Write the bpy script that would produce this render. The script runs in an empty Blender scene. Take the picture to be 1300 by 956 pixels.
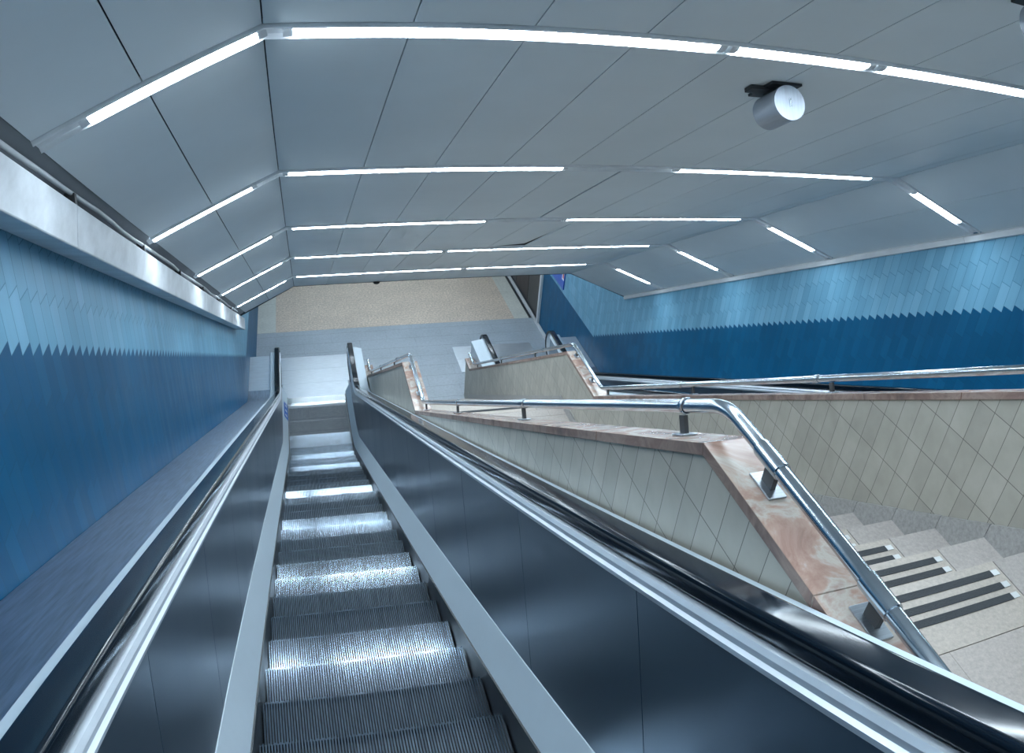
import bpy, math, random
from mathutils import Vector, Matrix
random.seed(7)
PI = math.pi
A = math.radians(30); CA, SA = math.cos(A), math.sin(A)
H0 = 7.8                                   # eye height above the lower landing
C = bpy.context.scene.collection
SC = bpy.context.scene

# ------------------------------------------------------------------ materials
class NT:
    def __init__(s, name):
        s.m = bpy.data.materials.new(name); s.m.use_nodes = True
        s.t = s.m.node_tree; s.t.nodes.clear()
        s.out = s.t.nodes.new('ShaderNodeOutputMaterial')
        s.b = s.t.nodes.new('ShaderNodeBsdfPrincipled')
        s.t.links.new(s.b.outputs[0], s.out.inputs[0])
    def put(s, sock, v):
        if v is None: return
        if isinstance(v, bpy.types.NodeSocket): s.t.links.new(v, sock)
        else: sock.default_value = v
    def math(s, op, a, b=None, c=None):
        n = s.t.nodes.new('ShaderNodeMath'); n.operation = op
        s.put(n.inputs[0], a); s.put(n.inputs[1], b)
        if c is not None: s.put(n.inputs[2], c)
        return n.outputs[0]
    def xyz(s):
        tc = s.t.nodes.new('ShaderNodeTexCoord'); sp = s.t.nodes.new('ShaderNodeSeparateXYZ')
        s.t.links.new(tc.outputs['Object'], sp.inputs[0])
        s.vec = tc.outputs['Object']
        return sp.outputs[0], sp.outputs[1], sp.outputs[2]
    def comb(s, a, b, c=0.0):
        n = s.t.nodes.new('ShaderNodeCombineXYZ')
        s.put(n.inputs[0], a); s.put(n.inputs[1], b); s.put(n.inputs[2], c)
        return n.outputs[0]
    def scale(s, v):
        n = s.t.nodes.new('ShaderNodeVectorMath'); n.operation = 'MULTIPLY'
        tc = s.t.nodes.new('ShaderNodeTexCoord')
        s.t.links.new(tc.outputs['Object'], n.inputs[0]); n.inputs[1].default_value = v
        return n.outputs[0]
    def noise(s, vec, sc, det=3, rough=.55, dist=0):
        n = s.t.nodes.new('ShaderNodeTexNoise'); n.inputs['Scale'].default_value = sc
        n.inputs['Detail'].default_value = det; n.inputs['Roughness'].default_value = rough
        n.inputs['Distortion'].default_value = dist
        if vec is not None: s.t.links.new(vec, n.inputs['Vector'])
        return n.outputs[0]
    def white(s, vec):
        n = s.t.nodes.new('ShaderNodeTexWhiteNoise'); n.noise_dimensions = '2D'
        s.t.links.new(vec, n.inputs[0]); return n.outputs[0]
    def ramp(s, f, stops):
        n = s.t.nodes.new('ShaderNodeValToRGB'); e = n.color_ramp.elements
        while len(e) < len(stops): e.new(.5)
        for q, (p, c) in zip(e, stops): q.position = p; q.color = (*c, 1)
        s.t.links.new(f, n.inputs[0]); return n.outputs[0]
    def mix(s, f, a, b, mode='MIX'):
        n = s.t.nodes.new('ShaderNodeMix'); n.data_type = 'RGBA'; n.blend_type = mode
        s.put(n.inputs[0], f)
        s.put(n.inputs[6], a if isinstance(a, bpy.types.NodeSocket) else (*a, 1))
        s.put(n.inputs[7], b if isinstance(b, bpy.types.NodeSocket) else (*b, 1))
        return n.outputs[2]
    def grey(s, f):
        return s.comb(f, f, f)
    def bump(s, h, strength, dist=.01):
        n = s.t.nodes.new('ShaderNodeBump'); n.inputs['Strength'].default_value = strength
        n.inputs['Distance'].default_value = dist
        s.t.links.new(h, n.inputs['Height']); s.t.links.new(n.outputs[0], s.b.inputs['Normal'])
    def set(s, col=None, rough=None, metal=0.0, spec=None, aniso=None):
        if col is not None: s.put(s.b.inputs['Base Color'], col if isinstance(col, bpy.types.NodeSocket) else (*col, 1))
        if rough is not None: s.put(s.b.inputs['Roughness'], rough)
        s.b.inputs['Metallic'].default_value = metal
        if spec is not None: s.b.inputs['Specular IOR Level'].default_value = spec
        return s.m

def plain(name, col, rough, metal=0.0, spec=.5, var=.12, sc=(3, 3, 3), vs=2.0, bump=0.0):
    t = NT(name)
    n = t.noise(t.scale(sc), vs, 4)
    lo = tuple(c * (1 - var) for c in col); hi = tuple(min(1, c * (1 + var)) for c in col)
    cc = t.ramp(n, [(.3, lo), (.7, hi)])
    rr = t.math('ADD', t.math('MULTIPLY', n, .16), rough - .08)
    if bump: t.bump(n, bump)
    return t.set(cc, rr, metal, spec)

def wall_tile_mat(name, y0, z0):
    """tall narrow glazed tiles set in a stair-stepped course, light above, dark below"""
    t = NT(name); x, y, z = t.xyz(); w, h = .0925, .208
    fy = t.math('DIVIDE', t.math('SUBTRACT', y, y0), w)
    i = t.math('FLOOR', fy)
    ic = t.math('MINIMUM', i, math.floor((11.37 - y0) / w))
    zz = t.math('SUBTRACT', t.math('ADD', z, t.math('MULTIPLY', ic, w * math.tan(A))), z0)
    k = t.math('FLOOR', t.math('DIVIDE', zz, h))
    fr_y = t.math('FRACT', fy); fr_z = t.math('FRACT', t.math('DIVIDE', zz, h))
    jy = t.math('LESS_THAN', t.math('MINIMUM', fr_y, t.math('SUBTRACT', 1.0, fr_y)), .02)
    jz = t.math('LESS_THAN', t.math('MINIMUM', fr_z, t.math('SUBTRACT', 1.0, fr_z)), .0105)
    joint = t.math('MAXIMUM', jy, jz)
    rnd = t.white(t.comb(i, k))
    light = t.ramp(rnd, [(0, (.135, .325, .46)), (.5, (.155, .36, .505)), (1, (.185, .395, .54))])
    dark = t.ramp(rnd, [(0, (.001, .072, .160)), (.6, (.0015, .080, .178)), (1, (.003, .092, .195))])
    streak = t.noise(t.scale((1, 7, .9)), 1.3, 4)
    top = t.math('GREATER_THAN', zz, 0.0)
    base = t.mix(top, dark, light)
    jc = t.mix(top, (.003, .06, .13), (.05, .17, .25))
    jf = t.mix(top, (.5, .5, .5), (.75, .75, .75))
    c = t.mix(t.math('MULTIPLY', joint, .8), base, jc)
    c = t.mix(.5, c, t.ramp(streak, [(.3, (.78, .8, .8)), (.7, (1.12, 1.1, 1.1))]), 'MULTIPLY')
    t.bump(t.math('ADD', t.math('MULTIPLY', joint, -1.0), t.math('MULTIPLY', rnd, .25)), .25, .004)
    r = t.math('ADD', .30, t.math('MULTIPLY', streak, .2))
    t.set(c, r, 0, .12)
    return t.m

def parapet_mat():
    t = NT('beige_parapet_tile'); x, y, z = t.xyz(); w, h = .104, .21
    fy = t.math('DIVIDE', t.math('SUBTRACT', y, 1.47), w); fz = t.math('DIVIDE', t.math('SUBTRACT', z, H0 - 1.375), h)
    i, k = t.math('FLOOR', fy), t.math('FLOOR', fz)
    a, b = t.math('FRACT', fy), t.math('FRACT', fz)
    jy = t.math('LESS_THAN', a, .028); jz = t.math('LESS_THAN', b, .015)
    joint = t.math('MAXIMUM', jy, jz)
    rnd = t.white(t.comb(i, k)); n = t.noise(t.scale((3, 3, 3)), 2.2, 5)
    base = t.ramp(rnd, [(0, (.345, .33, .29)), (.5, (.375, .36, .315)), (1, (.405, .388, .34))])
    base = t.mix(.6, base, t.ramp(n, [(.3, (.8, .8, .78)), (.7, (1.1, 1.1, 1.1))]), 'MULTIPLY')
    c = t.mix(t.math('MULTIPLY', joint, .95), base, (.09, .085, .075))
    t.bump(t.math('MULTIPLY', joint, -1.0), .3, .004)
    return t.set(c, .42, 0, .45)

def marble_mat(name, stops, sc=5.5, rough=.25):
    t = NT(name); v = t.scale((1, 1, 1))
    n = t.noise(v, sc, 7, .62, .7)
    c = t.ramp(n, stops)
    n2 = t.noise(v, 2.2, 3)
    c = t.mix(.5, c, t.ramp(n2, [(.35, (.72, .68, .64)), (.65, (1.12, 1.1, 1.1))]), 'MULTIPLY')
    return t.set(c, rough, 0, .5)

def stone_mat(name, col, joints=None, rough=.4, speck=.12, sc=30, jw=.006, jcol=.35, bricks=None):
    t = NT(name); x, y, z = t.xyz()
    n = t.noise(t.scale((1, 1, 1)), sc, 5, .7); n2 = t.noise(t.scale((1, 1, 1)), 1.4, 4)
    lo = tuple(c * (1 - speck) for c in col); hi = tuple(c * (1 + speck) for c in col)
    c = t.ramp(n, [(.35, lo), (.65, hi)])
    c = t.mix(.6, c, t.ramp(n2, [(.3, (.82, .83, .84)), (.7, (1.1, 1.1, 1.1))]), 'MULTIPLY')
    if joints:
        px, py, oy = joints
        f = t.math('FRACT', t.math('DIVIDE', t.math('SUBTRACT', y, oy), py))
        row = t.math('FLOOR', t.math('DIVIDE', t.math('SUBTRACT', y, oy), py))
        g = t.math('FRACT', t.math('ADD', t.math('DIVIDE', x, px), t.math('MULTIPLY', row, .5)))
        j = t.math('MAXIMUM', t.math('LESS_THAN', f, jw / py), t.math('MULTIPLY', t.math('LESS_THAN', g, jw * .7 / px), .6))
        c = t.mix(t.math('MULTIPLY', j, .8), c, tuple(q * jcol for q in col))
    return t.set(c, rough, 0, .5)

def brushed(name, col, rough, axis=(1, 1, 40), var=.18, metal=1.0):
    t = NT(name)
    n = t.noise(t.scale(axis), 6, 4)
    c = t.ramp(n, [(.3, tuple(q * (1 - var) for q in col)), (.7, tuple(min(1, q * (1 + var)) for q in col))])
    r = t.math('ADD', rough - .06, t.math('MULTIPLY', n, .12))
    return t.set(c, r, metal, .5)

def emit(name, col, st):
    m = bpy.data.materials.new(name); m.use_nodes = True; t = m.node_tree; t.nodes.clear()
    o = t.nodes.new('ShaderNodeOutputMaterial'); e = t.nodes.new('ShaderNodeEmission')
    e.inputs[0].default_value = (*col, 1); e.inputs[1].default_value = st
    t.links.new(e.outputs[0], o.inputs[0]); return m

M = {}
M['tileL'] = wall_tile_mat('blue_wall_tiles_left', 2.229, H0 - 1.206)
M['tileR'] = wall_tile_mat('blue_wall_tiles_right', 3.602, H0 - 2.033)
M['parapet'] = parapet_mat()
M['coping'] = marble_mat('pink_veined_marble', [(.25, (.17, .18, .15)), (.38, (.33, .205, .165)), (.47, (.42, .29, .235)), (.54, (.50, .46, .41)), (.62, (.37, .26, .22)), (.70, (.27, .155, .13)), (.80, (.40, .39, .34))])
M['coping_edge'] = marble_mat('weathered_marble_edge', [(.3, (.10, .075, .065)), (.45, (.20, .13, .11)), (.55, (.27, .20, .17)), (.7, (.14, .09, .08))], 7, .55)
M['stair'] = stone_mat('pale_speckled_stair_stone', (.40, .365, .34), None, .45, .13, 55)
M['stair_in'] = stone_mat('cream_stair_stone_inset', (.45, .40, .35), None, .45, .13, 55)
M['stair_floor'] = stone_mat('pale_landing_stone', (.43, .385, .35), (.62, .62, .487), .4, .13, 55)
M['skirt_stone'] = stone_mat('grey_skirting_stone', (.32, .315, .305), None, .4, .18, 45)
M['strip'] = plain('black_anti_slip', (.035, .04, .045), .8, bump=.3, sc=(60, 60, 60))
M['strip_worn'] = plain('worn_strip_end', (.6, .62, .62), .5)
M['board'] = plain('grey_ceiling_board', (.74, .80, .82), .6, 0, .22, .04, (.6, .6, .6))
M['board_edge'] = plain('dark_ceiling_gap', (.05, .06, .07), .8)
M['white_metal'] = plain('white_painted_metal', (.62, .65, .67), .35, 0, .5, .06)
M['beam'] = plain('whitewashed_concrete', (.60, .63, .66), .55, 0, .4, .16, (1, 2.5, 5), 2.2, .15)
M['slate'] = plain('slate_grey_paint', (.17, .19, .21), .5)
M['conduit'] = plain('grey_conduit', (.55, .58, .6), .45)
M['fixture'] = plain('light_channel_enamel', (.80, .83, .85), .35)
M['tube'] = emit('fluorescent_tube', (.76, .895, 1.0), 64.0)
M['chrome'] = brushed('polished_steel', (.72, .76, .79), .14, (2, 2, 2), .06)
M['rail'] = brushed('tube_steel', (.47, .53, .58), .2, (2, 2, 2), .08)
M['steel'] = brushed('brushed_steel', (.50, .55, .60), .30, (1, 30, 1), .15)
M['deck'] = brushed('brushed_deck_steel', (.36, .43, .52), .36, (14, .8, .8), .22)
M['cap'] = brushed('satin_aluminium', (.60, .70, .77), .38, (2, 2, 2), .015, .1)
M['trim'] = brushed('satin_trim', (.66, .72, .78), .36, (2, 2, 2), .03, .5)
M['panel'] = brushed('dark_satin_panel', (.09, .135, .185), .32, (.25, .25, .25), .06, .8)
M['skirt'] = plain('black_skirt', (.02, .024, .03), .35)
M['rubber'] = plain('black_handrail_rubber', (.004, .009, .016), .12, 0, .18, .03)
M['tread'] = brushed('grooved_aluminium', (.29, .355, .42), .17, (30, 1, 1), .25)
M['groove'] = plain('dark_groove', (.04, .045, .05), .6)  # dark colour put into grooves and cleat sides to damp glints
M['plate'] = brushed('landing_plate_steel', (.66, .72, .78), .36, (1, 22, 1), .12, .75)
M['floor'] = stone_mat('grey_landing_stone', (.38, .43, .475), (1.1, .37, .35), .30, .1, 22)
M['tan'] = stone_mat('tan_speckled_terrazzo', (.62, .52, .43), (.30, .10, .05), .36, .34, 26, .004, .72)
M['border'] = stone_mat('pale_border_stone', (.60, .61, .56), (.9, 1.3, .3), .33, .1, 20)
M['gate'] = plain('dark_grey_metal', (.06, .062, .065), .5, .3, .5, .1)
M['gate_brown'] = plain('dark_brown_metal', (.045, .035, .035), .5, .2)
M['sign_blue'] = plain('sign_blue', (.01, .10, .50), .3, 0, .5, .02)
M['sign_white'] = plain('sign_white', (.8, .8, .8), .3, 0, .5, .02)
M['sign_red'] = plain('sign_red', (.6, .02, .03), .3, 0, .5, .02)
M['sticker'] = plain('blue_sticker', (.03, .16, .6), .35, 0, .5, .02)
M['plaster'] = plain('pale_plaster', (.70, .73, .74), .7)
M['drum'] = brushed('brushed_aluminium_drum', (.36, .40, .45), .50, (14, 1, 1), .12, .6)
M['black'] = plain('black_metal', (.012, .015, .018), .5)

# ------------------------------------------------------------------ mesh helpers
class MB:
    def __init__(s): s.v = []; s.f = []; s.mi = []; s.sm = []
    def add(s, vs, fs, mi=0, smooth=False):
        b = len(s.v); s.v += [tuple(v) for v in vs]
        for f in fs: s.f.append(tuple(b + i for i in f)); s.mi.append(mi); s.sm.append(smooth)
    def box(s, x0, x1, y0, y1, z0, z1, mi=0):
        vs = [(x, y, z) for x in (x0, x1) for y in (y0, y1) for z in (z0, z1)]
        s.add(vs, [(0, 1, 3, 2), (4, 6, 7, 5), (0, 4, 5, 1), (2, 3, 7, 6), (0, 2, 6, 4), (1, 5, 7, 3)], mi)
    def hexa(s, p, mi=0):          # p: 8 points, bottom ring 0-3, top ring 4-7
        s.add(p, [(3, 2, 1, 0), (4, 5, 6, 7), (0, 1, 5, 4), (1, 2, 6, 5), (2, 3, 7, 6), (3, 0, 4, 7)], mi)
    def prism(s, poly, x0, x1, mi=0):   # poly in (y, z), extruded in x
        n = len(poly)
        vs = [(x0, y, z) for y, z in poly] + [(x1, y, z) for y, z in poly]
        fs = [tuple(range(n))[::-1], tuple(range(n, 2 * n))] + [(i, (i + 1) % n, n + (i + 1) % n, n + i) for i in range(n)]
        s.add(vs, fs, mi)
    def sweep(s, rings, closed=True, caps=True, mi=0, smooth=False):
        n = len(rings[0]); vs = [p for r in rings for p in r]; fs = []
        m = n if closed else n - 1
        for a in range(len(rings) - 1):
            for i in range(m):
                j = (i + 1) % n
                fs.append((a * n + i, a * n + j, (a + 1) * n + j, (a + 1) * n + i))
        s.add(vs, fs, mi, smooth)
        if caps and closed:
            s.add(rings[0], [tuple(range(n))[::-1]], mi); s.add(rings[-1], [tuple(range(n))], mi)
    def tube(s, pts, r, seg=14, mi=0, caps=True):
        pts = [Vector(p) for p in pts]; rings = []
        up = Vector((1, 0, 0))
        for i, p in enumerate(pts):
            d = (pts[min(i + 1, len(pts) - 1)] - pts[max(i - 1, 0)]).normalized()
            a = up if abs(d.dot(up)) < .9 else Vector((0, 0, 1))
            e1 = d.cross(a).normalized(); e2 = d.cross(e1).normalized()
            rings.append([tuple(p + e1 * (r * math.cos(t)) + e2 * (r * math.sin(t))) for t in [2 * PI * k / seg for k in range(seg)]])
        s.sweep(rings, True, caps, mi, True)
    def build(s, name, mats, parent=None, bevel=0):
        me = bpy.data.meshes.new(name)
        off = parent.matrix_world.translation if parent else Vector((0, 0, 0))
        if parent is not None:
            off = Vector(ROOT[parent.name])
        me.from_pydata([(v[0] - off.x, v[1] - off.y, v[2] - off.z) for v in s.v], [], s.f)
        for m in (mats if isinstance(mats, (list, tuple)) else [mats]): me.materials.append(M[m])
        for p, mi, sm in zip(me.polygons, s.mi, s.sm): p.material_index = mi; p.use_smooth = sm
        import bmesh
        b = bmesh.new(); b.from_mesh(me); bmesh.ops.recalc_face_normals(b, faces=b.faces); b.to_mesh(me); b.free()
        o = bpy.data.objects.new(name, me); C.objects.link(o)
        if parent is not None: o.parent = parent
        ROOT[o.name] = tuple(off)
        if bevel:
            md = o.modifiers.new('bevel', 'BEVEL'); md.width = bevel; md.segments = 2; md.limit_method = 'ANGLE'
        return o
ROOT = {}
def thing(name, loc, label, cat, group=None):
    o = bpy.data.objects.new(name, None); C.objects.link(o); o.location = loc
    o.empty_display_size = .1
    ROOT[o.name] = tuple(loc)
    o['label'] = label; o['category'] = cat
    if group: o['group'] = group
    return o
def tag(o, label, cat, group=None):
    o['label'] = label; o['category'] = cat
    if group: o['group'] = group
    return o
def struct(o): o['kind'] = 'structure'; return o
def I(u, x, n):                    # point in the frame of the incline
    return (x, u * CA + n * SA, H0 - u * SA + n * CA)
def Z(z): return H0 + z

# ------------------------------------------------------------------ shell
XL, XR = -.93, 4.85
U0 = -4.4; UE = 11.55              # panelled ceiling runs from U0 to UE
yE, zE = UE * CA + 1.02 * SA, H0 - UE * SA + 1.02 * CA
yS, zS = U0 * CA + 1.1 * SA, H0 - U0 * SA + 1.1 * CA
YB = 21.0
side = [(yS, -.2), (YB, -.2), (YB, zE + .1), (yE + .05, zE + .1), (yS, zS + .1)]
mb = MB(); mb.prism(side, XL - .2, XL); struct(mb.build('wall_left', 'tileL'))
sideR = [(yS, -.2), (14.24, -.2), (14.24, zE + .1), (yE + .05, zE + .1), (yS, zS + .1)]
mb = MB(); mb.prism(sideR, XR, XR + .2); struct(mb.build('wall_right', 'tileR'))
mb = MB(); mb.box(XR - .045, XR + .2, 14.245, 14.33, 0, zE)
struct(mb.build('trim_4', 'white_metal'))
# recessed side beyond the blue wall
mb = MB(); mb.box(XR + .07, XR + .27, 14.34, YB, 0, zE, 1)
for a in range(7): mb.box(XR + .03, XR + .068, 14.36 + a * .95, 14.36 + a * .95 + .93, .09, zE, 0 if a % 2 == 0 else 1)
struct(mb.build('wall_recess', ['gate', 'gate_brown']))
mb = MB(); mb.box(XL - .2, XR + .4, YB, YB + .2, -.2, zE + .1); struct(mb.build('wall_back', 'plaster'))
mb = MB(); mb.box(XL - .2, XR + .2, yS - .2, yS - .01, -.2, zS + .1); struct(mb.build('wall_front', 'plaster'))
# landing floor with zones
mb = MB(); YG = 14.6
mb.box(XL, XR, 8.5, YG, -.2, 0, 0)
mb.box(-.55, 4.42, YG + .004, YB, -.2, 0, 1)
mb.box(XL, -.552, YG + .004, YB, -.2, 0, 2)
mb.box(4.422, 4.74, YG + .004, YB, -.2, 0, 2)
mb.box(4.742, XR + .07, YG + .004, YB, -.2, -.005, 3)
struct(mb.build('floor', ['floor', 'tan', 'border', 'black']))
mb = MB(); mb.box(XR - .055, XR - .004, 12.6, 20.0, 0, .06); struct(mb.build('baseboard_right', 'white_metal', None, .006))

# ceiling: boards between light rows (flat, plus the two canted sides)
NC = 1.02; KL, KR = -.092, 4.01; WT = .625
ROWS = [-1.31, .57, 2.43, 4.42, 6.33, 8.22, 10.12]
HW = .046
mb = MB()
def board(u0, u1, pa, pb, t=.018, mi=0, tilt=0):
    (xa, na), (xb, nb) = pa, pb
    g = .0024; L = math.hypot(xb - xa, nb - na); dx, dn = (xb - xa) / L, (nb - na) / L
    xa, na, xb, nb = xa + dx * g, na + dn * g, xb - dx * g, nb - dn * g
    nx, nn = -dn, dx                      # outward (up)
    if nn < 0: nx, nn = -nx, -nn
    lo = [I(u0, xa, na), I(u0, xb, nb), I(u1, xb, nb - tilt), I(u1, xa, na - tilt * .3)]
    hi = [I(u0, xa + nx * t, na + nn * t), I(u0, xb + nx * t, nb + nn * t), I(u1, xb + nx * t, nb + nn * t - tilt), I(u1, xa + nx * t, na + nn * t - tilt * .3)]
    mb.hexa(lo + hi, mi)
seams = [KL] + [.372 + .393 * k for k in range(10)] + [KR]
sl = [(-.80, .693), (-.455, .852), (KL, NC)]
sr = [(KR, NC), (4.40, .835), (XR, .64)]
edges = [U0] + ROWS + [UE]
for r in range(len(edges) - 1):
    u0 = edges[r] + (HW if r else 0); u1 = edges[r + 1] - (HW if r < len(edges) - 2 else 0)
    u0 += .006; u1 -= .006
    for a in range(len(seams) - 1):
        tilt = -.034 if (r == 5 and a == 5) else (-.012 if (r == 5 and a == 4) else 0.0)
        gap = .012 if (r == 4 and a == 4) else (.006 if (r == 2 and a >= 7) else 0)
        board(u0, u1 - (.02 if tilt < -.02 else 0), (seams[a], NC), (seams[a + 1] - gap, NC), tilt=tilt)
    for s_ in (sl, sr):
        for a in range(2): board(u0, u1, s_[a], s_[a + 1])
# dark void above the boards
prof = [(XL, .66), (-.80, .735), (KL, NC + .05), (KR, NC + .05), (XR, .68)]
rings = [[I(u, x, n) for x, n in prof] for u in (U0, UE)]
mb.sweep(rings, False, False, 1)
# slim dark nosing at the low end
for (pa, pb) in (((XL, .62), (KL, NC)), ((KL, NC), (KR, NC)), ((KR, NC), (XR, .64))):
    mb.hexa([I(UE, pa[0], pa[1] - .004), I(UE, pb[0], pb[1] - .004), I(UE + .03, pb[0], pb[1] - .004), I(UE + .03, pa[0], pa[1] - .004),
             I(UE, pa[0], pa[1] + .06), I(UE, pb[0], pb[1] + .06), I(UE + .03, pb[0], pb[1] + .06), I(UE + .03, pa[0], pa[1] + .06)], 1)
struct(mb.build('ceiling', ['board', 'board_edge']))
mb = MB(); mb.box(XL, XR + .3, yE + .08, YB, zE + .02, zE + .12); struct(mb.build('ceiling_lower', 'plaster'))

# beam on the left wall and its gap strip, slim trim on the right
mb = MB()
bu = [U0, .35, 2.9, 6.6, 9.6, 11.3]
for a in range(len(bu) - 1):
    u0, u1 = bu[a] + .002, bu[a + 1] - .002
    p = [(XL + .001, .455), (-.795, .44), (-.795, .60), (XL + .001, .60)]
    mb.sweep([[I(u0, x, n) for x, n in p], [I(u1, x, n) for x, n in p]], True, True, 0)
struct(mb.build('trim_1', 'beam', None, .006))
mb = MB(); p = [(XL + .002, .612), (-.803, .697), (-.806, .712), (XL + .002, .66)]
mb.sweep([[I(U0, x, n) for x, n in p], [I(11.4, x, n) for x, n in p]], True, True, 0)
struct(mb.build('trim_2', 'slate'))
mb = MB(); p = [(XR - .001, .585), (XR - .028, .59), (XR - .034, .632), (XR - .001, .65)]
ru = [U0, 1.2, 4.55, 7.9, 11.5]
for a in range(4): mb.sweep([[I(ru[a] + .002, x, n) for x, n in p], [I(ru[a + 1] - .002, x, n) for x, n in p]], True, True, 0)
struct(mb.build('trim_3', 'white_metal'))
# conduit along the top of the beam
t = thing('conduit', I(1.0, -.832, .65), 'thin grey cable conduit clipped above the pale beam on the left wall', 'conduit')
mb = MB(); pts = []
for k in range(60):
    u = U0 + .3 + k * .248
    pts.append(I(u, -.832 + .004 * math.sin(k * 1.7), .653 + .005 * math.sin(k * .9)))
mb.tube(pts, .0095, 8); mb.build('pipe', 'conduit', t)
for u in (.9, 2.1, 2.95, 4.3, 5.6, 6.9, 8.3, 9.6):
    mb = MB()
    a = [I(u, -.86, .60), I(u, -.815, .60), I(u + .03, -.815, .60), I(u + .03, -.86, .60)]
    b = [I(u, -.86, .655), I(u, -.82, .655), I(u + .03, -.82, .655), I(u + .03, -.86, .655)]
    mb.hexa(a + b); mb.build('pipe_clip', 'gate', t)

# ------------------------------------------------------------------ light rows
def light_row(u, label, segs, lseg, rseg):
    t = thing('ceiling_light_strip', I(u, 1.96, NC), label, 'light', 'rows of fluorescent tubes across the ceiling')
    def channel(pa, pb, e0=0, e1=0):
        m = MB(); rings = []
        for f, (x, n) in ((0, pa), (1, pb)):
            d = Vector((pb[0] - pa[0], pb[1] - pa[1])).normalized(); nv = Vector((-d.y, d.x))
            rings.append([I(u + du, x + nv.x * dn, n + nv.y * dn) for du, dn in ((-HW, .02), (-HW, -.012), (-.041, -.015), (-.038, .004), (.038, .004), (.041, -.015), (HW, -.012), (HW, .02))])
        m.sweep(rings, True, True, 0)
        return m.build('light_channel', 'fixture', t)
    cl = channel((-.80, .693), (KL, NC)); cf = channel((KL, NC), (KR, NC)); cr = channel((KR, NC), (XR - .03, .652))
    def tube(pa, pb, par):
        m = MB(); d = Vector((pb[0] - pa[0], pb[1] - pa[1])).normalized(); nv = Vector((-d.y, d.x)); rings = []
        for x, n in (pa, pb):
            rings.append([I(u + .033 * math.cos(a), x - nv.x * (.002 + .015 * math.sin(a)), n - nv.y * (.002 + .015 * math.sin(a))) for a in [PI * k / 8 for k in range(9)]])
        m.sweep(rings, True, True, 0, True); m.build('fluorescent_tube', 'tube', t)
        for (x, n), sg in ((pa, -1), (pb, 1)):
            m = MB(); rr = []
            for q in (0, .03):
                rr.append([I(u + .035 * math.cos(a), x + sg * d.x * (q + .001) - nv.x * (.002 + .018 * math.sin(a)), n + sg * d.y * (q + .001) - nv.y * (.002 + .018 * math.sin(a))) for a in [PI * k / 8 for k in range(9)]])
            m.sweep(rr, True, True, 0, True); m.build('tube_end_cap', 'white_metal', t)
    for a, b in segs: tube((a, NC), (b, NC), cf)
    L = lambda f, P, Q: (P[0] + (Q[0] - P[0]) * f, P[1] + (Q[1] - P[1]) * f)
    for a, b in lseg: tube(L(a, (-.80, .693), (KL, NC)), L(b, (-.80, .693), (KL, NC)), cl)
    for a, b in rseg: tube(L(a, (KR, NC), (XR, .65)), L(b, (KR, NC), (XR, .65)), cr)
    return t
light_row(ROWS[0], 'unseen ceiling row of white fluorescent tubes added above and behind the viewer', [(-.02, 1.46), (2.2, 3.7)], [(.3, .95)], [(.1, .8)])  # unseen row, guessed from the row spacing and added for brightness
light_row(ROWS[1], 'unseen ceiling row of white fluorescent tubes added right over the escalator top', [(-.02, 1.46), (1.52, 3.0)], [(.3, .95)], [(.1, .8)])  # also an unseen guessed row that adds brightness
light_row(ROWS[2], 'nearest and brightest curved row of white tubes beside the metal drum', [(.00, 1.45), (1.53, 2.13), (2.22, 3.72)], [(.235, .967)], [(.1, .8)])
light_row(ROWS[3], 'second light row with a dark gap in the middle of its tubes', [(-.04, 1.52), (2.28, 3.78)], [(.01, .78)], [(.24, .76)])
light_row(ROWS[4], 'third light row down the ceiling, above the sagging board', [(-.04, 1.49), (2.19, 3.84)], [(.01, .83)], [(.2, .76)])
light_row(ROWS[5], 'fourth light row down, just below the sagging board', [(-.04, 1.46), (1.53, 3.78)], [(.01, .87)], [(.2, .76)])
light_row(ROWS[6], 'farthest and lowest light row, at the bottom edge of the panelled ceiling', [(-.04, 2.03), (2.11, 3.72)], [(.01, .87)], [(.2, .76)])
for y in (11.9, 13.6, 15.3, 17.0):  # guessed lamps out of view, added to brighten the lower landing
    t = thing('added_ceiling_light', (1.96, y, zE), 'unseen long tube light added on the flat ceiling over the lower landing', 'light', 'added unseen lights over the lower landing')
    mb = MB(); mb.box(-.4, 4.3, y - .05, y + .05, zE - .03, zE + .015); mb.build('light_channel', 'fixture', t)
    for a, b in ((-.3, 1.2), (1.3, 2.8), (2.9, 4.2)):
        mb = MB(); mb.tube([(a, y, zE - .045), (b, y, zE - .045)], .014, 10); mb.build('fluorescent_tube', 'tube', t)

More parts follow.
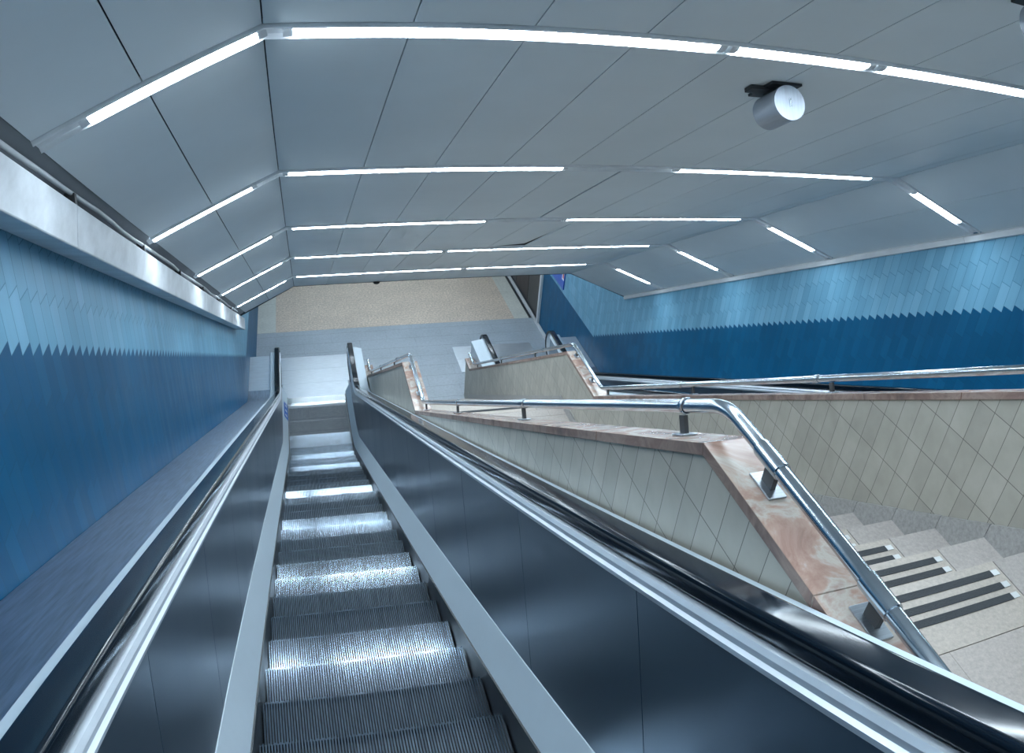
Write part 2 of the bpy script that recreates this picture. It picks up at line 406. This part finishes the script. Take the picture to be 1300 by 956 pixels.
# drum shaped loudspeaker hanging below the ceiling
def loudspeaker(du, sx, label):
    sn = .93
    J = lambda u, x, n: I(u + du, x, n)
    t = thing('loudspeaker', J(2.83, sx, NC), label, 'loudspeaker', 'drum loudspeakers under the ceiling')
    mb = MB(); R_ = .074
    def ring(u, r): return [J(u, sx + r * math.cos(a), sn + r * math.sin(a)) for a in [2 * PI * k / 40 for k in range(40)]]
    mb.sweep([ring(2.745, R_), ring(2.91, R_), ring(2.915, R_ - .006)], True, True, 0, True); mb.build('drum_body', 'drum', t)
    mb = MB(); mb.sweep([ring(2.733, R_ - .003), ring(2.733, R_ + .002), ring(2.75, R_ + .002), ring(2.75, R_ - .003)], True, True, 0, False)
    mb.build('front_cap', 'drum', t)
    mb = MB(); mb.hexa([J(2.725, sx - .004, sn - .018), J(2.725, sx + .004, sn - .018), J(2.734, sx + .004, sn - .018), J(2.734, sx - .004, sn - .018),
                        J(2.725, sx - .004, sn + .018), J(2.725, sx + .004, sn + .018), J(2.734, sx + .004, sn + .018), J(2.734, sx - .004, sn + .018)]); mb.build('grip', 'chrome', t)
    mb = MB()
    def ibox(u0, u1, x0, x1, n0, n1, m):
        m.hexa([J(u0, x0, n0), J(u0, x1, n0), J(u1, x1, n0), J(u1, x0, n0), J(u0, x0, n1), J(u0, x1, n1), J(u1, x1, n1), J(u1, x0, n1)])
    ibox(2.735, 2.93, sx - .075, sx + .075, NC - .012, NC - .001, mb); ibox(2.78, 2.88, sx - .03, sx + .03, sn + R_ - .006, NC - .010, mb)
    ibox(2.80, 2.86, sx - .135, sx - .05, NC - .02, NC - .002, mb); mb.build('bracket', 'black', t)
loudspeaker(0, 1.956, 'silver metal drum on a black bracket below the nearest light row')
loudspeaker(-1.245, 2.228, 'drum loudspeaker nearer the viewer, cut off by the upper right corner')
# small dome under the low edge of the ceiling
t = thing('dome_detector', I(11.5, 1.08, NC), 'small dark dome under the lowest edge of the ceiling', 'detector')
mb = MB(); rr = []
for q in range(6):
    a = q / 5 * PI / 2
    rr.append([I(11.5 + .05 * math.cos(a) * math.cos(b), 1.08 + .05 * math.cos(a) * math.sin(b), NC - .008 - .035 * math.sin(a)) for b in [2 * PI * k / 16 for k in range(16)]])
mb.sweep(rr, True, True, 0, True); mb.build('dome', 'black', t)

# ------------------------------------------------------------------ escalators
NN = -1.51; UC = (7.8 + NN * CA) / SA; RAD = 2.2; TL = RAD * math.tan(A / 2)
def station_list(u0, y1, step=.6):
    """(y, z, normal y, normal z) along the nose line"""
    st = []; ue = UC - TL; k = max(2, int((ue - u0) / step))
    for a in range(k + 1):
        u = u0 + (ue - u0) * a / k; p = I(u, 0, NN); st.append((p[1], p[2], SA, CA))
    p = I(ue, 0, NN); cy, cz = p[1] + SA * RAD, p[2] + CA * RAD
    for a in range(1, 13):
        th = A * (1 - a / 12); st.append((cy - math.sin(th) * RAD, cz - math.cos(th) * RAD, math.sin(th), math.cos(th)))
    ya = st[-1][0]
    if y1 > ya + .01: st.append((y1, 0.0, 0.0, 1.0))
    else: st = [s for s in st if s[0] <= y1]
    return st
def nose_at(y):
    yc = UC * CA + NN * SA
    p0 = I(UC - TL, 0, NN)
    if y < p0[1]: return H0 - (y * SA - NN) / CA if False else H0 - ((y - NN * SA) / CA) * SA + NN * CA
    if y > yc + TL: return 0.0
    cy, cz = p0[1] + SA * RAD, p0[2] + CA * RAD
    return cz - math.sqrt(max(0, RAD ** 2 - (y - cy) ** 2))
US = -2.6
def prof_sweep(name, mat, par, cx, prof, u0, y1, closed=True, smooth=False, bevel=0, stations=None):
    st = stations or station_list(u0, y1)
    mb = MB(); mb.sweep([[(cx + x, y + ny * h, z + nz * h) for x, h in prof] for y, z, ny, nz in st], closed, closed, 0, smooth)
    return mb.build(name, mat, par, bevel)

step_mesh = None
def make_step(par, cx, y, z):
    global step_mesh
    if step_mesh is None:
        mb = MB(); n = 82; p = 1.0 / n
        mb.box(-.5, .5, -.405, -.004, -.05, -.011, 1)
        for i in range(n):
            x = -.5 + i * p; x1 = x + p * .58; ye = 0 if i % 2 else -.005
            vs = [(a, b, c) for a in (x, x1) for b in (-.405, ye) for c in (-.0112, 0)]
            mb.add(vs, [(1, 5, 7, 3), (2, 3, 7, 6)], 0)          # top and toothed front edge
            mb.add(vs, [(0, 1, 3, 2), (4, 6, 7, 5), (0, 4, 5, 1)], 1)
        # curved, ribbed riser
        prf = [(-.004, -.011), (-.010, -.07), (-.022, -.13), (-.042, -.19), (-.06, -.24)]
        for a in range(4):
            (ya, za), (yb, zb) = prf[a], prf[a + 1]
            mb.hexa([(-.5, ya - .03, za), (.5, ya - .03, za), (.5, yb - .03, zb), (-.5, yb - .03, zb), (-.5, ya - .006, za), (.5, ya - .006, za), (.5, yb - .006, zb), (-.5, yb - .006, zb)], 1)
        for i in range(0, n, 2):
            x = -.5 + i * p
            for a in range(4):
                (ya, za), (yb, zb) = prf[a], prf[a + 1]
                mb.hexa([(x, ya - .01, za), (x + p, ya - .01, za), (x + p, yb - .01, zb), (x, yb - .01, zb), (x, ya, za), (x + p, ya, za), (x + p, yb, zb), (x, yb, zb)], 0)
        o = mb.build('step', ['tread', 'groove']); step_mesh = o.data; bpy.data.objects.remove(o)
    o = bpy.data.objects.new('step', step_mesh); C.objects.link(o); o.parent = par
    r = ROOT[par.name]; o.location = (cx - r[0], y - r[1], z - r[2])

def make_escalator(cx, xl, xr, label, steps=True, sticker=True, pw=.66):
    root = thing('escalator', (cx, 12.0, 0), label, 'escalator')
    # steps
    if steps:
        u = 3.47 - 9 * .418; y = I(u, 0, NN)[1]; lim = UC - TL
        while y < 11.9:
            make_step(root, cx, y, nose_at(y))
            y += .362 if nose_at(y) > .25 else (.362 + .048 * (1 - nose_at(y) / .25))
    else:
        prof_sweep('step_band', 'tread', root, cx, [(-.5, -.03), (.5, -.03), (.5, 0), (-.5, 0)], US, 11.9)
    pu = [US + .2 + 1.12 * k for k in range(14)]
    for s in (-1, 1):
        f = lambda P: [(s * x, h) for x, h in P]
        sk = prof_sweep('skirt_panel', 'skirt', root, cx, f([(.506, -.25), (.525, -.25), (.525, .078), (.506, .075)]), US, 12.05)
        prof_sweep('skirt_cover', 'cap', root, cx, f([(.513, .075), (.525, .06), (.603, .215), (.597, .24), (.590, .236)]), US, 12.12)
        # balustrade panels between joints
        full = station_list(US, 12.12, .14)
        def cut(a, b):
            out = []
            acc = 0; prev = None
            for q in full:
                if prev: acc += math.hypot(q[0] - prev[0], q[1] - prev[1])
                prev = q
                if a <= acc <= b: out.append(q)
            return out
        tot = sum(math.hypot(full[k + 1][0] - full[k][0], full[k + 1][1] - full[k][1]) for k in range(len(full) - 1))
        # arc length of joints: u positions 2.9, 4.02, 5.13 ... counted from US
        js = [0] + [v - US for v in (-.45, .66, 1.78, 2.90, 4.02, 5.13, 6.25, 7.37, 8.49, 9.6, 10.7, 11.8)] + [tot + 1]
        def at(acc):
            a = 0
            for k in range(len(full) - 1):
                L = math.hypot(full[k + 1][0] - full[k][0], full[k + 1][1] - full[k][1])
                if a + L >= acc:
                    g = (acc - a) / L; return tuple(full[k][i] * (1 - g) + full[k + 1][i] * g for i in range(4))
                a += L
            return full[-1]
        for k in range(len(js) - 1):
            a, b = js[k] + .002, min(js[k + 1] - .002, tot)
            if b - a < .1: continue
            st = [at(a)] + cut(a + .01, b - .01) + [at(b)]
            prof_sweep('side_panel', 'panel', root, cx, f([(.594, .225), (.600, .225), (.586, .905), (.580, .905)]), 0, 0, stations=st)
        prof_sweep('inner_trim', 'trim', root, cx, f([(.584, .893), (.571, .899), (.566, .914), (.574, .921), (.571, .936), (.578, .947), (.590, .951), (.612, .951), (.612, .893)]), US, 12.12)
        X = (cx - xl) if s < 0 else (xr - cx)
        if X > .9: tp = [(.640, .90), (.742, .90), (.742, .948), (.735, .955), (.640, .955)]
        else: tp = [(.640, .88), (X - .003, .88), (X - .003, .921), (.700, .953), (.640, .955)]
        prof_sweep('outer_trim', 'cap', root, cx, f(tp), US, 12.12)
        # moving handrail with a round newel return
        st = [q for q in station_list(US, 12.12, .6)]
        path = [(y + ny * .982, z + nz * .982, ny, nz) for y, z, ny, nz in st]
        zc = path[-1][1] - .26; yc = path[-1][0]
        for a in range(1, 17):
            th = PI / 2 - PI * a / 16
            path.append((yc + .26 * math.cos(th), zc + .26 * math.sin(th), math.cos(th), math.sin(th)))
        path.append((yc - .30, zc - .26, 0.0, -1.0))
        rc = .011; pr = [(.584, -.022), (.582, -.018), (.582, .010)]
        pr += [(.582 + rc - rc * math.cos(a), .013 + rc * math.sin(a)) for a in [PI / 2 * q / 5 for q in range(6)]]
        pr += [(.596, .0242), (.652, .0242)]
        pr += [(.666 - rc + rc * math.sin(a), .013 + rc * math.cos(a)) for a in [PI / 2 * q / 5 for q in range(6)]]
        pr += [(.666, .010), (.666, -.018), (.664, -.022)]
        mb = MB(); mb.sweep([[(cx + s * x, y + ny * h, z + nz * h) for x, h in pr] for y, z, ny, nz in path], True, True, 0, True)
        mb.build('handrail', 'rubber', root)
        # newel end: rounded panel under the handrail
        mb = MB(); poly = [(11.95, zc + .235), (yc, zc + .235)] + [(yc + .235 * math.cos(PI / 2 - PI * a / 14), zc + .235 * math.sin(PI / 2 - PI * a / 14)) for a in range(1, 15)] + [(11.95, zc - .235)]
        mb.prism(poly, cx + s * .592, cx + s * .655); mb.build('newel', 'steel', root, .004)
        # lower plinth that closes the balustrade at the landing
        mb = MB(); mb.prism([(11.6, 0.001), (12.16, 0.001), (12.20, .06), (12.20, .20), (12.10, .40), (11.6, .40)], cx + s * .592, cx + s * .72); mb.build('newel_plinth', 'steel', root, .01)
        # outer deck to the wall / parapet, with a squared end box
        X = (cx - xl) if s < 0 else (xr - cx)
        ht = .902 if X > .9 else .872; dp = f([(.70, .84), (X - .003, .84), (X - .003, ht), (.70, ht)]); ds = station_list(US, 12.1)
        kk = len(ds) - 3
        prof_sweep('outer_deck', 'deck', root, cx, dp, 0, 0, stations=ds[:kk + 1])
        prof_sweep('deck_end_cover', 'plate', root, cx, dp, 0, 0, stations=[tuple(a * .98 + b * .02 for a, b in zip(ds[kk], ds[kk + 1]))] + ds[kk + 1:])
        mb = MB(); h = nose_at(12) + .86
        mb.box(*sorted((cx + s * .745, cx + s * (X - .004))), 11.0, 12.105, .001, .835); mb.build('end_cladding', 'plate', root, .008)
    # comb and landing plates
    mb = MB(); mb.box(cx - .503, cx + .503, 11.93, 12.10, .001, .022, 0)
    for i in range(41): x = cx - .5 + i * .0244; mb.hexa([(x, 11.87, -.004), (x + .012, 11.87, -.004), (x + .012, 11.94, 0), (x, 11.94, 0), (x + .003, 11.87, .004), (x + .009, 11.87, .004), (x + .012, 11.94, .02), (x, 11.94, .02)])
    mb.build('comb_plate', 'chrome', root)
    for k, (a, b) in enumerate(((12.104, 12.58), (12.585, 13.06), (13.065, 13.54))):
        mb = MB(); mb.box(cx - pw if k else cx - .59, cx + .66 if k else cx + .59, a, b, .001, .012); mb.build('landing_plate', 'plate', root)
    pass
    if sticker:
        st = [q for q in station_list(US, 12.1, .6) if q[0] > 11.1] ; 
        mb = MB(); y0, y1 = 11.30, 11.85
        rings = []
        for y in (11.30, 11.45, 11.6, 11.75):
            rings.append([(cx - x, y, nose_at(y) + h) for x, h in ((.5165, .088), (.5695, .200))])
        mb.sweep([[(p[0] + .003, p[1], p[2] + .002) for p in r] for r in rings], False, False, 0)
        mb.build('warning_sticker', 'sticker', root)
        for y in (11.36, 11.50, 11.64):
            mb = MB(); mb.sweep([[(cx - x + .006, yy, nose_at(yy) + h + .003) for x, h in ((.530, .117), (.556, .172))] for yy in (y, y + .05)], False, False, 0)
            mb.build('sticker_pictogram', 'sign_white', root)
    return root
CX1, CX2 = .162, 3.79
P1, P2 = .992, 2.755                      # stair side faces of the two parapets start here
make_escalator(CX1, XL, P1 - .012, 'steep escalator between the left blue wall and the tiled stair parapet')
make_escalator(CX2, P2 + .155, XR, 'second escalator half hidden beside the right blue wall', sticker=False, pw=.91)

# ------------------------------------------------------------------ parapets with coping
COP = [(-3.0, -1.175), (1.47, -1.175), (6.17, -4.20), (7.06, -4.20), (11.46, -7.04), (11.82, -7.04)]
COPW = [(y, Z(z)) for y, z in COP]
def offset_path(path, d):                # parallel copy of an open polyline, d upwards
    out = []
    for i, (y, z) in enumerate(path):
        ns = []
        for a, b in ((i - 1, i), (i, i + 1)):
            if a >= 0 and b < len(path):
                dy, dz = path[b][0] - path[a][0], path[b][1] - path[a][1]; L = math.hypot(dy, dz); ns.append((-dz / L, dy / L))
        if len(ns) == 1: n = ns[0]; out.append((y + n[0] * d, z + n[1] * d))
        else:
            mx, mz = ns[0][0] + ns[1][0], ns[0][1] + ns[1][1]; L = math.hypot(mx, mz); mx /= L; mz /= L
            k = d / (mx * ns[0][0] + mz * ns[0][1]); out.append((y + mx * k, z + mz * k))
    return out
TH = .034
def parapet(xa, label):
    t = thing('stair_parapet', (xa + .07, 11.8, 0), label, 'parapet')
    low = offset_path(COPW, -TH)
    mb = MB(); mb.prism([(-3.0, 0.0)] + low[:-1] + [(11.80, low[-1][1]), (11.80, 0.0)], xa, xa + .132)
    mb.build('tiled_body', 'parapet', t)
    for i in range(len(COPW) - 1):
        (y0, z0), (y1, z1) = COPW[i], COPW[i + 1]; (a0, b0), (a1, b1) = low[i], low[i + 1]
        L = math.hypot(y1 - y0, z1 - z0); n = max(1, round(L / .82)) if i != 0 else 8
        for k in range(n):
            f0, f1 = k / n, (k + 1) / n
            g = .0016 / L
            f0 += g if k else 0; f1 -= g if k < n - 1 else 0
            li = lambda p, q, f: p + (q - p) * f
            q = [(li(a0, a1, f0), li(b0, b1, f0)), (li(a0, a1, f1), li(b0, b1, f1)), (li(y0, y1, f1), li(z0, z1, f1)), (li(y0, y1, f0), li(z0, z1, f0))]
            mb = MB(); mb.prism(q, xa - .010, xa + .146); mb.mi = [1, 1, 0, 0, 0, 0]; mb.build('coping_stone', ['coping', 'coping_edge'], t, .002)
    return t
parapet(P1, 'tiled parapet with pink marble coping between escalator and stairs')
parapet(P2, 'farther tiled parapet with marble coping between stairs and second escalator')

def smooth_path(path, x, r=.07, n=6):
    pts = [Vector((x, y, z)) for y, z in path]; out = [pts[0]]
    for i in range(1, len(pts) - 1):
        a, b, c = pts[i - 1], pts[i], pts[i + 1]
        p = b + (a - b).normalized() * min(r, (a - b).length * .45); q = b + (c - b).normalized() * min(r, (c - b).length * .45)
        for k in range(n + 1):
            f = k / n; out.append((p * (1 - f) + b * f) * (1 - f) + (b * (1 - f) + q * f) * f)
    out.append(pts[-1]); return out
RH = .072
def stair_rail(x, label, br_near, br, extra_end=.0):
    t = thing('stair_handrail', (x, 11.5, Z(-7.04)), label, 'handrail')
    base = offset_path(COPW, RH)
    path = [(y, z) for y, z in base]; path[0] = (-2.9, path[0][1])
    path[1] = (path[1][0] + .03, path[1][1]); path[-1] = (11.86, path[-1][1])
    mb = MB(); mb.tube(smooth_path(path, x), .0205, 18); mb.build('rail_tube', 'rail', t)
    def top(y):
        for (y0, z0), (y1, z1) in zip(path, path[1:]):
            if y0 <= y <= y1: return z0 + (z1 - z0) * (y - y0) / (y1 - y0), math.atan2(z1 - z0, y1 - y0)
        return path[-1][1], 0
    def cop(y):
        for (y0, z0), (y1, z1) in zip(COPW, COPW[1:]):
            if y0 <= y <= y1: return z0 + (z1 - z0) * (y - y0) / (y1 - y0)
        return COPW[-1][1]
    for y in br_near + br:
        z, sl = top(y); zc = cop(y); m = MB(); L = .052 if y < 1.4 else .034
        dy = math.cos(sl); dz = math.sin(sl)
        P = lambda dx, s_, up: (x + dx, y + dy * s_ - dz * up, zc + dz * s_ + dy * up)
        m.hexa([P(-.026, -L, .001), P(.026, -L, .001), P(.026, L, .001), P(-.026, L, .001), P(-.026, -L, .007), P(.026, -L, .007), P(.026, L, .007), P(-.026, L, .007)])
        m2 = MB(); w = .007
        m2.hexa([P(-w, -L * .45, .007), P(w, -L * .45, .007), P(w, L * .45, .007), P(-w, L * .45, .007), P(-w, -L * .45, RH - .012), P(w, -L * .45, RH - .012), P(w, L * .45, RH - .012), P(-w, L * .45, RH - .012)])
        b = m.build('bracket', 'steel', t, .0015); m2.build('bracket_post', 'gate', b)
    for y0, y1 in ([(1.235, 1.335), (.765, .865)] if br_near else []) + [(1.72, 1.74), (3.20, 3.25), (4.70, 4.74), (8.0, 8.06), (9.8, 9.86)]:
        z0, sl = top(y0); z1, _ = top(y1)
        mb = MB(); mb.tube([(x, y0, z0), (x, y0 + .004, z0 + (z1 - z0) * .04), (x, y1 - .004, z1 - (z1 - z0) * .04), (x, y1, z1)], .0245, 18); mb.build('sleeve', 'rail', t)
stair_rail(1.065, 'polished steel tube handrail on the parapet beside the escalator', [1.27, .805, .1], [1.70, 3.20, 4.72, 6.02, 6.45, 6.95, 8.3, 9.8, 11.2])
stair_rail(2.825, 'polished steel tube handrail on the farther stair parapet', [.9], [1.72, 3.06, 4.52, 6.02, 6.45, 6.95, 8.3, 9.8, 11.2])

# ------------------------------------------------------------------ staircase
RS, RN = .1732, .269; XS0, XS1 = P1 + .135, P2 - .003
t = thing('staircase', ((XS0 + XS1) / 2, 11.3, 0), 'pale stone staircase with black anti-slip strips between the two parapets', 'stairs')
IN0, IN1 = 1.43, 2.445
def strips(par, y, z, offs):
    for d in offs:
        m = MB(); m.box(IN0 + .03, IN1 - .055, y - d - .016, y - d + .016, z + .0005, z + .0035, 0)
        m.build('anti_slip_strip', 'strip', par)
        m = MB(); m.box(IN1 - .053, IN1 - .018, y - d - .014, y - d + .014, z + .0004, z + .003, 0)
        m.build('worn_strip_end', 'strip_worn', par)
def tread(y0, y1, z, kind='step', offs=(.055, .118), bottom=.35, mats=('stair', 'stair_in', 'strip')):
    m = MB(); g = .005
    zb = max(-.01, z - bottom)
    m.box(XS0, IN0 - g, y0, y1, zb, z, 0); m.box(IN0, IN1, y0, y1, zb, z, 1); m.box(IN1 + g, XS1, y0, y1, zb, z, 0)
    m.box(IN0 - g, IN0, y0, y1 - .004, zb, z - .004, 2); m.box(IN1, IN1 + g, y0, y1 - .004, zb, z - .004, 2)
    o = m.build(kind, list(mats), t); strips(o, y1, z, offs); return o
zt = Z(-1.91)
# upper landing: plain paved slab behind an inset nosing course
m = MB(); m.box(XS0, XS1, -3.0, 1.104, zt - .3, zt, 0); m.build('upper_landing', 'stair_floor', t)
tread(1.108, 1.43, zt, 'landing_edge', (.057, .124, .184), .3)
y, z = 1.43, zt
for k in range(16):
    z -= RS; tread(y - .01, y + RN, z); y += RN
zm = z - RS
m = MB(); m.box(XS0, XS1, y - .01, 6.95 - .0, zm - .3, zm, 0); m.build('middle_landing', 'stair_floor', t)
tread(6.952, 7.08, zm, 'landing_edge', (.055,), .3)
y, z = 7.08, zm
RS2 = zm / 17; RN2 = (11.45 - 7.08) / 16
for k in range(16):
    z -= RS2; tread(y - .01, y + RN2, z, bottom=.4); y += RN2
# saw-toothed stone skirting along both sides
def skirting(xa, xb, y0, z0, n, rs, rn):
    for k in range(n):
        ya = y0 + rn * k; za = z0 - rs * k; o = .075; g = .0015
        m = MB(); s = rs / rn
        m.prism([(ya + g, za - rs - .01), (ya + g, za + o), (ya + rn - g, za + o - rs), (ya + rn - g, za - rs - .01)], xa, xb)
        m.build('skirting_stone', 'skirt_stone', t)
skirting(XS1 - .012, XS1 - .0005, 1.43 + .0, zt, 16, RS, RN)
skirting(XS1 - .012, XS1 - .0005, 7.08, zm, 16, RS2, RN2)
skirting(XS0 + .0005, XS0 + .012, 7.08, zm, 16, RS2, RN2)
m = MB(); m.box(XS1 - .012, XS1 - .0005, -2.0, 1.428, zt + .0005, zt + .075); m.build('skirting_stone', 'skirt_stone', t)
m = MB(); m.box(XS1 - .012, XS1 - .0005, y0 if False else 5.74, 7.078, zm + .0005, zm + .09); m.build('skirting_stone', 'skirt_stone', t)

# blue sign high on the right wall at the landing
t = thing('wall_sign', (XR - .01, 13.2, Z(-6.0)), 'blue sign with a pale corner on the right wall by the landing', 'sign')
mb = MB(); mb.box(XR - .022, XR - .002, 12.98, 13.70, Z(-6.38), Z(-5.6)); mb.build('sign_panel', 'sign_blue', t, .003)
mb = MB(); mb.box(XR - .024, XR - .0225, 12.90 + .09, 13.10, Z(-6.20), Z(-5.65)); mb.build('pale_field', 'sign_white', t)
mb = MB(); mb.box(XR - .026, XR - .0245, 13.0, 13.06, Z(-6.16), Z(-6.0)); mb.build('red_mark', 'sign_red', t)

# ------------------------------------------------------------------ camera, world, view
cd = bpy.data.cameras.new('camera'); cam = bpy.data.objects.new('camera', cd); C.objects.link(cam); SC.camera = cam
YAW, PIT, ROLL = -0.2972660555521987, -0.5441277977900741, 0.08551518751971063
F, CC = 1027.5277191516882, 0.3703933661666282
Rm = Matrix.Rotation(YAW, 4, 'Z') @ Matrix.Rotation(PI / 2 + PIT, 4, 'X') @ Matrix.Rotation(ROLL, 4, 'Z')
cam.matrix_world = Matrix.Translation((0, 0, H0)) @ Rm
cd.clip_start = .02; cd.clip_end = 100
cd.sensor_width = 36; cd.sensor_height = 36 * 956 / 1300; cd.sensor_fit = 'HORIZONTAL'
cd.type = 'PANO'; cd.panorama_type = 'FISHEYE_LENS_POLYNOMIAL'; cd.fisheye_fov = PI
# theta = atan(c r / f) / c as an odd polynomial of the radius in mm
q = CC * 1300 / 36 / F; g = 1300 / 36 / F
cd.fisheye_polynomial_k0 = 0.0
cd.fisheye_polynomial_k1 = -g
cd.fisheye_polynomial_k2 = 0.0
cd.fisheye_polynomial_k3 = g * q * q / 3 * .93
cd.fisheye_polynomial_k4 = 0.0
w = bpy.data.worlds.new('world'); SC.world = w; w.use_nodes = True
w.node_tree.nodes['Background'].inputs[0].default_value = (.55, .75, 1, 1); w.node_tree.nodes['Background'].inputs[1].default_value = .25
SC.view_settings.view_transform = 'Standard'; SC.view_settings.look = 'None'
SC.view_settings.exposure = 0.0; SC.view_settings.gamma = 1.0; SC.view_settings.use_curve_mapping = False
SC.cycles.use_denoising = True
SC.cycles.max_bounces = 8; SC.cycles.diffuse_bounces = 5; SC.cycles.glossy_bounces = 4
SC.cycles.sample_clamp_indirect = 8
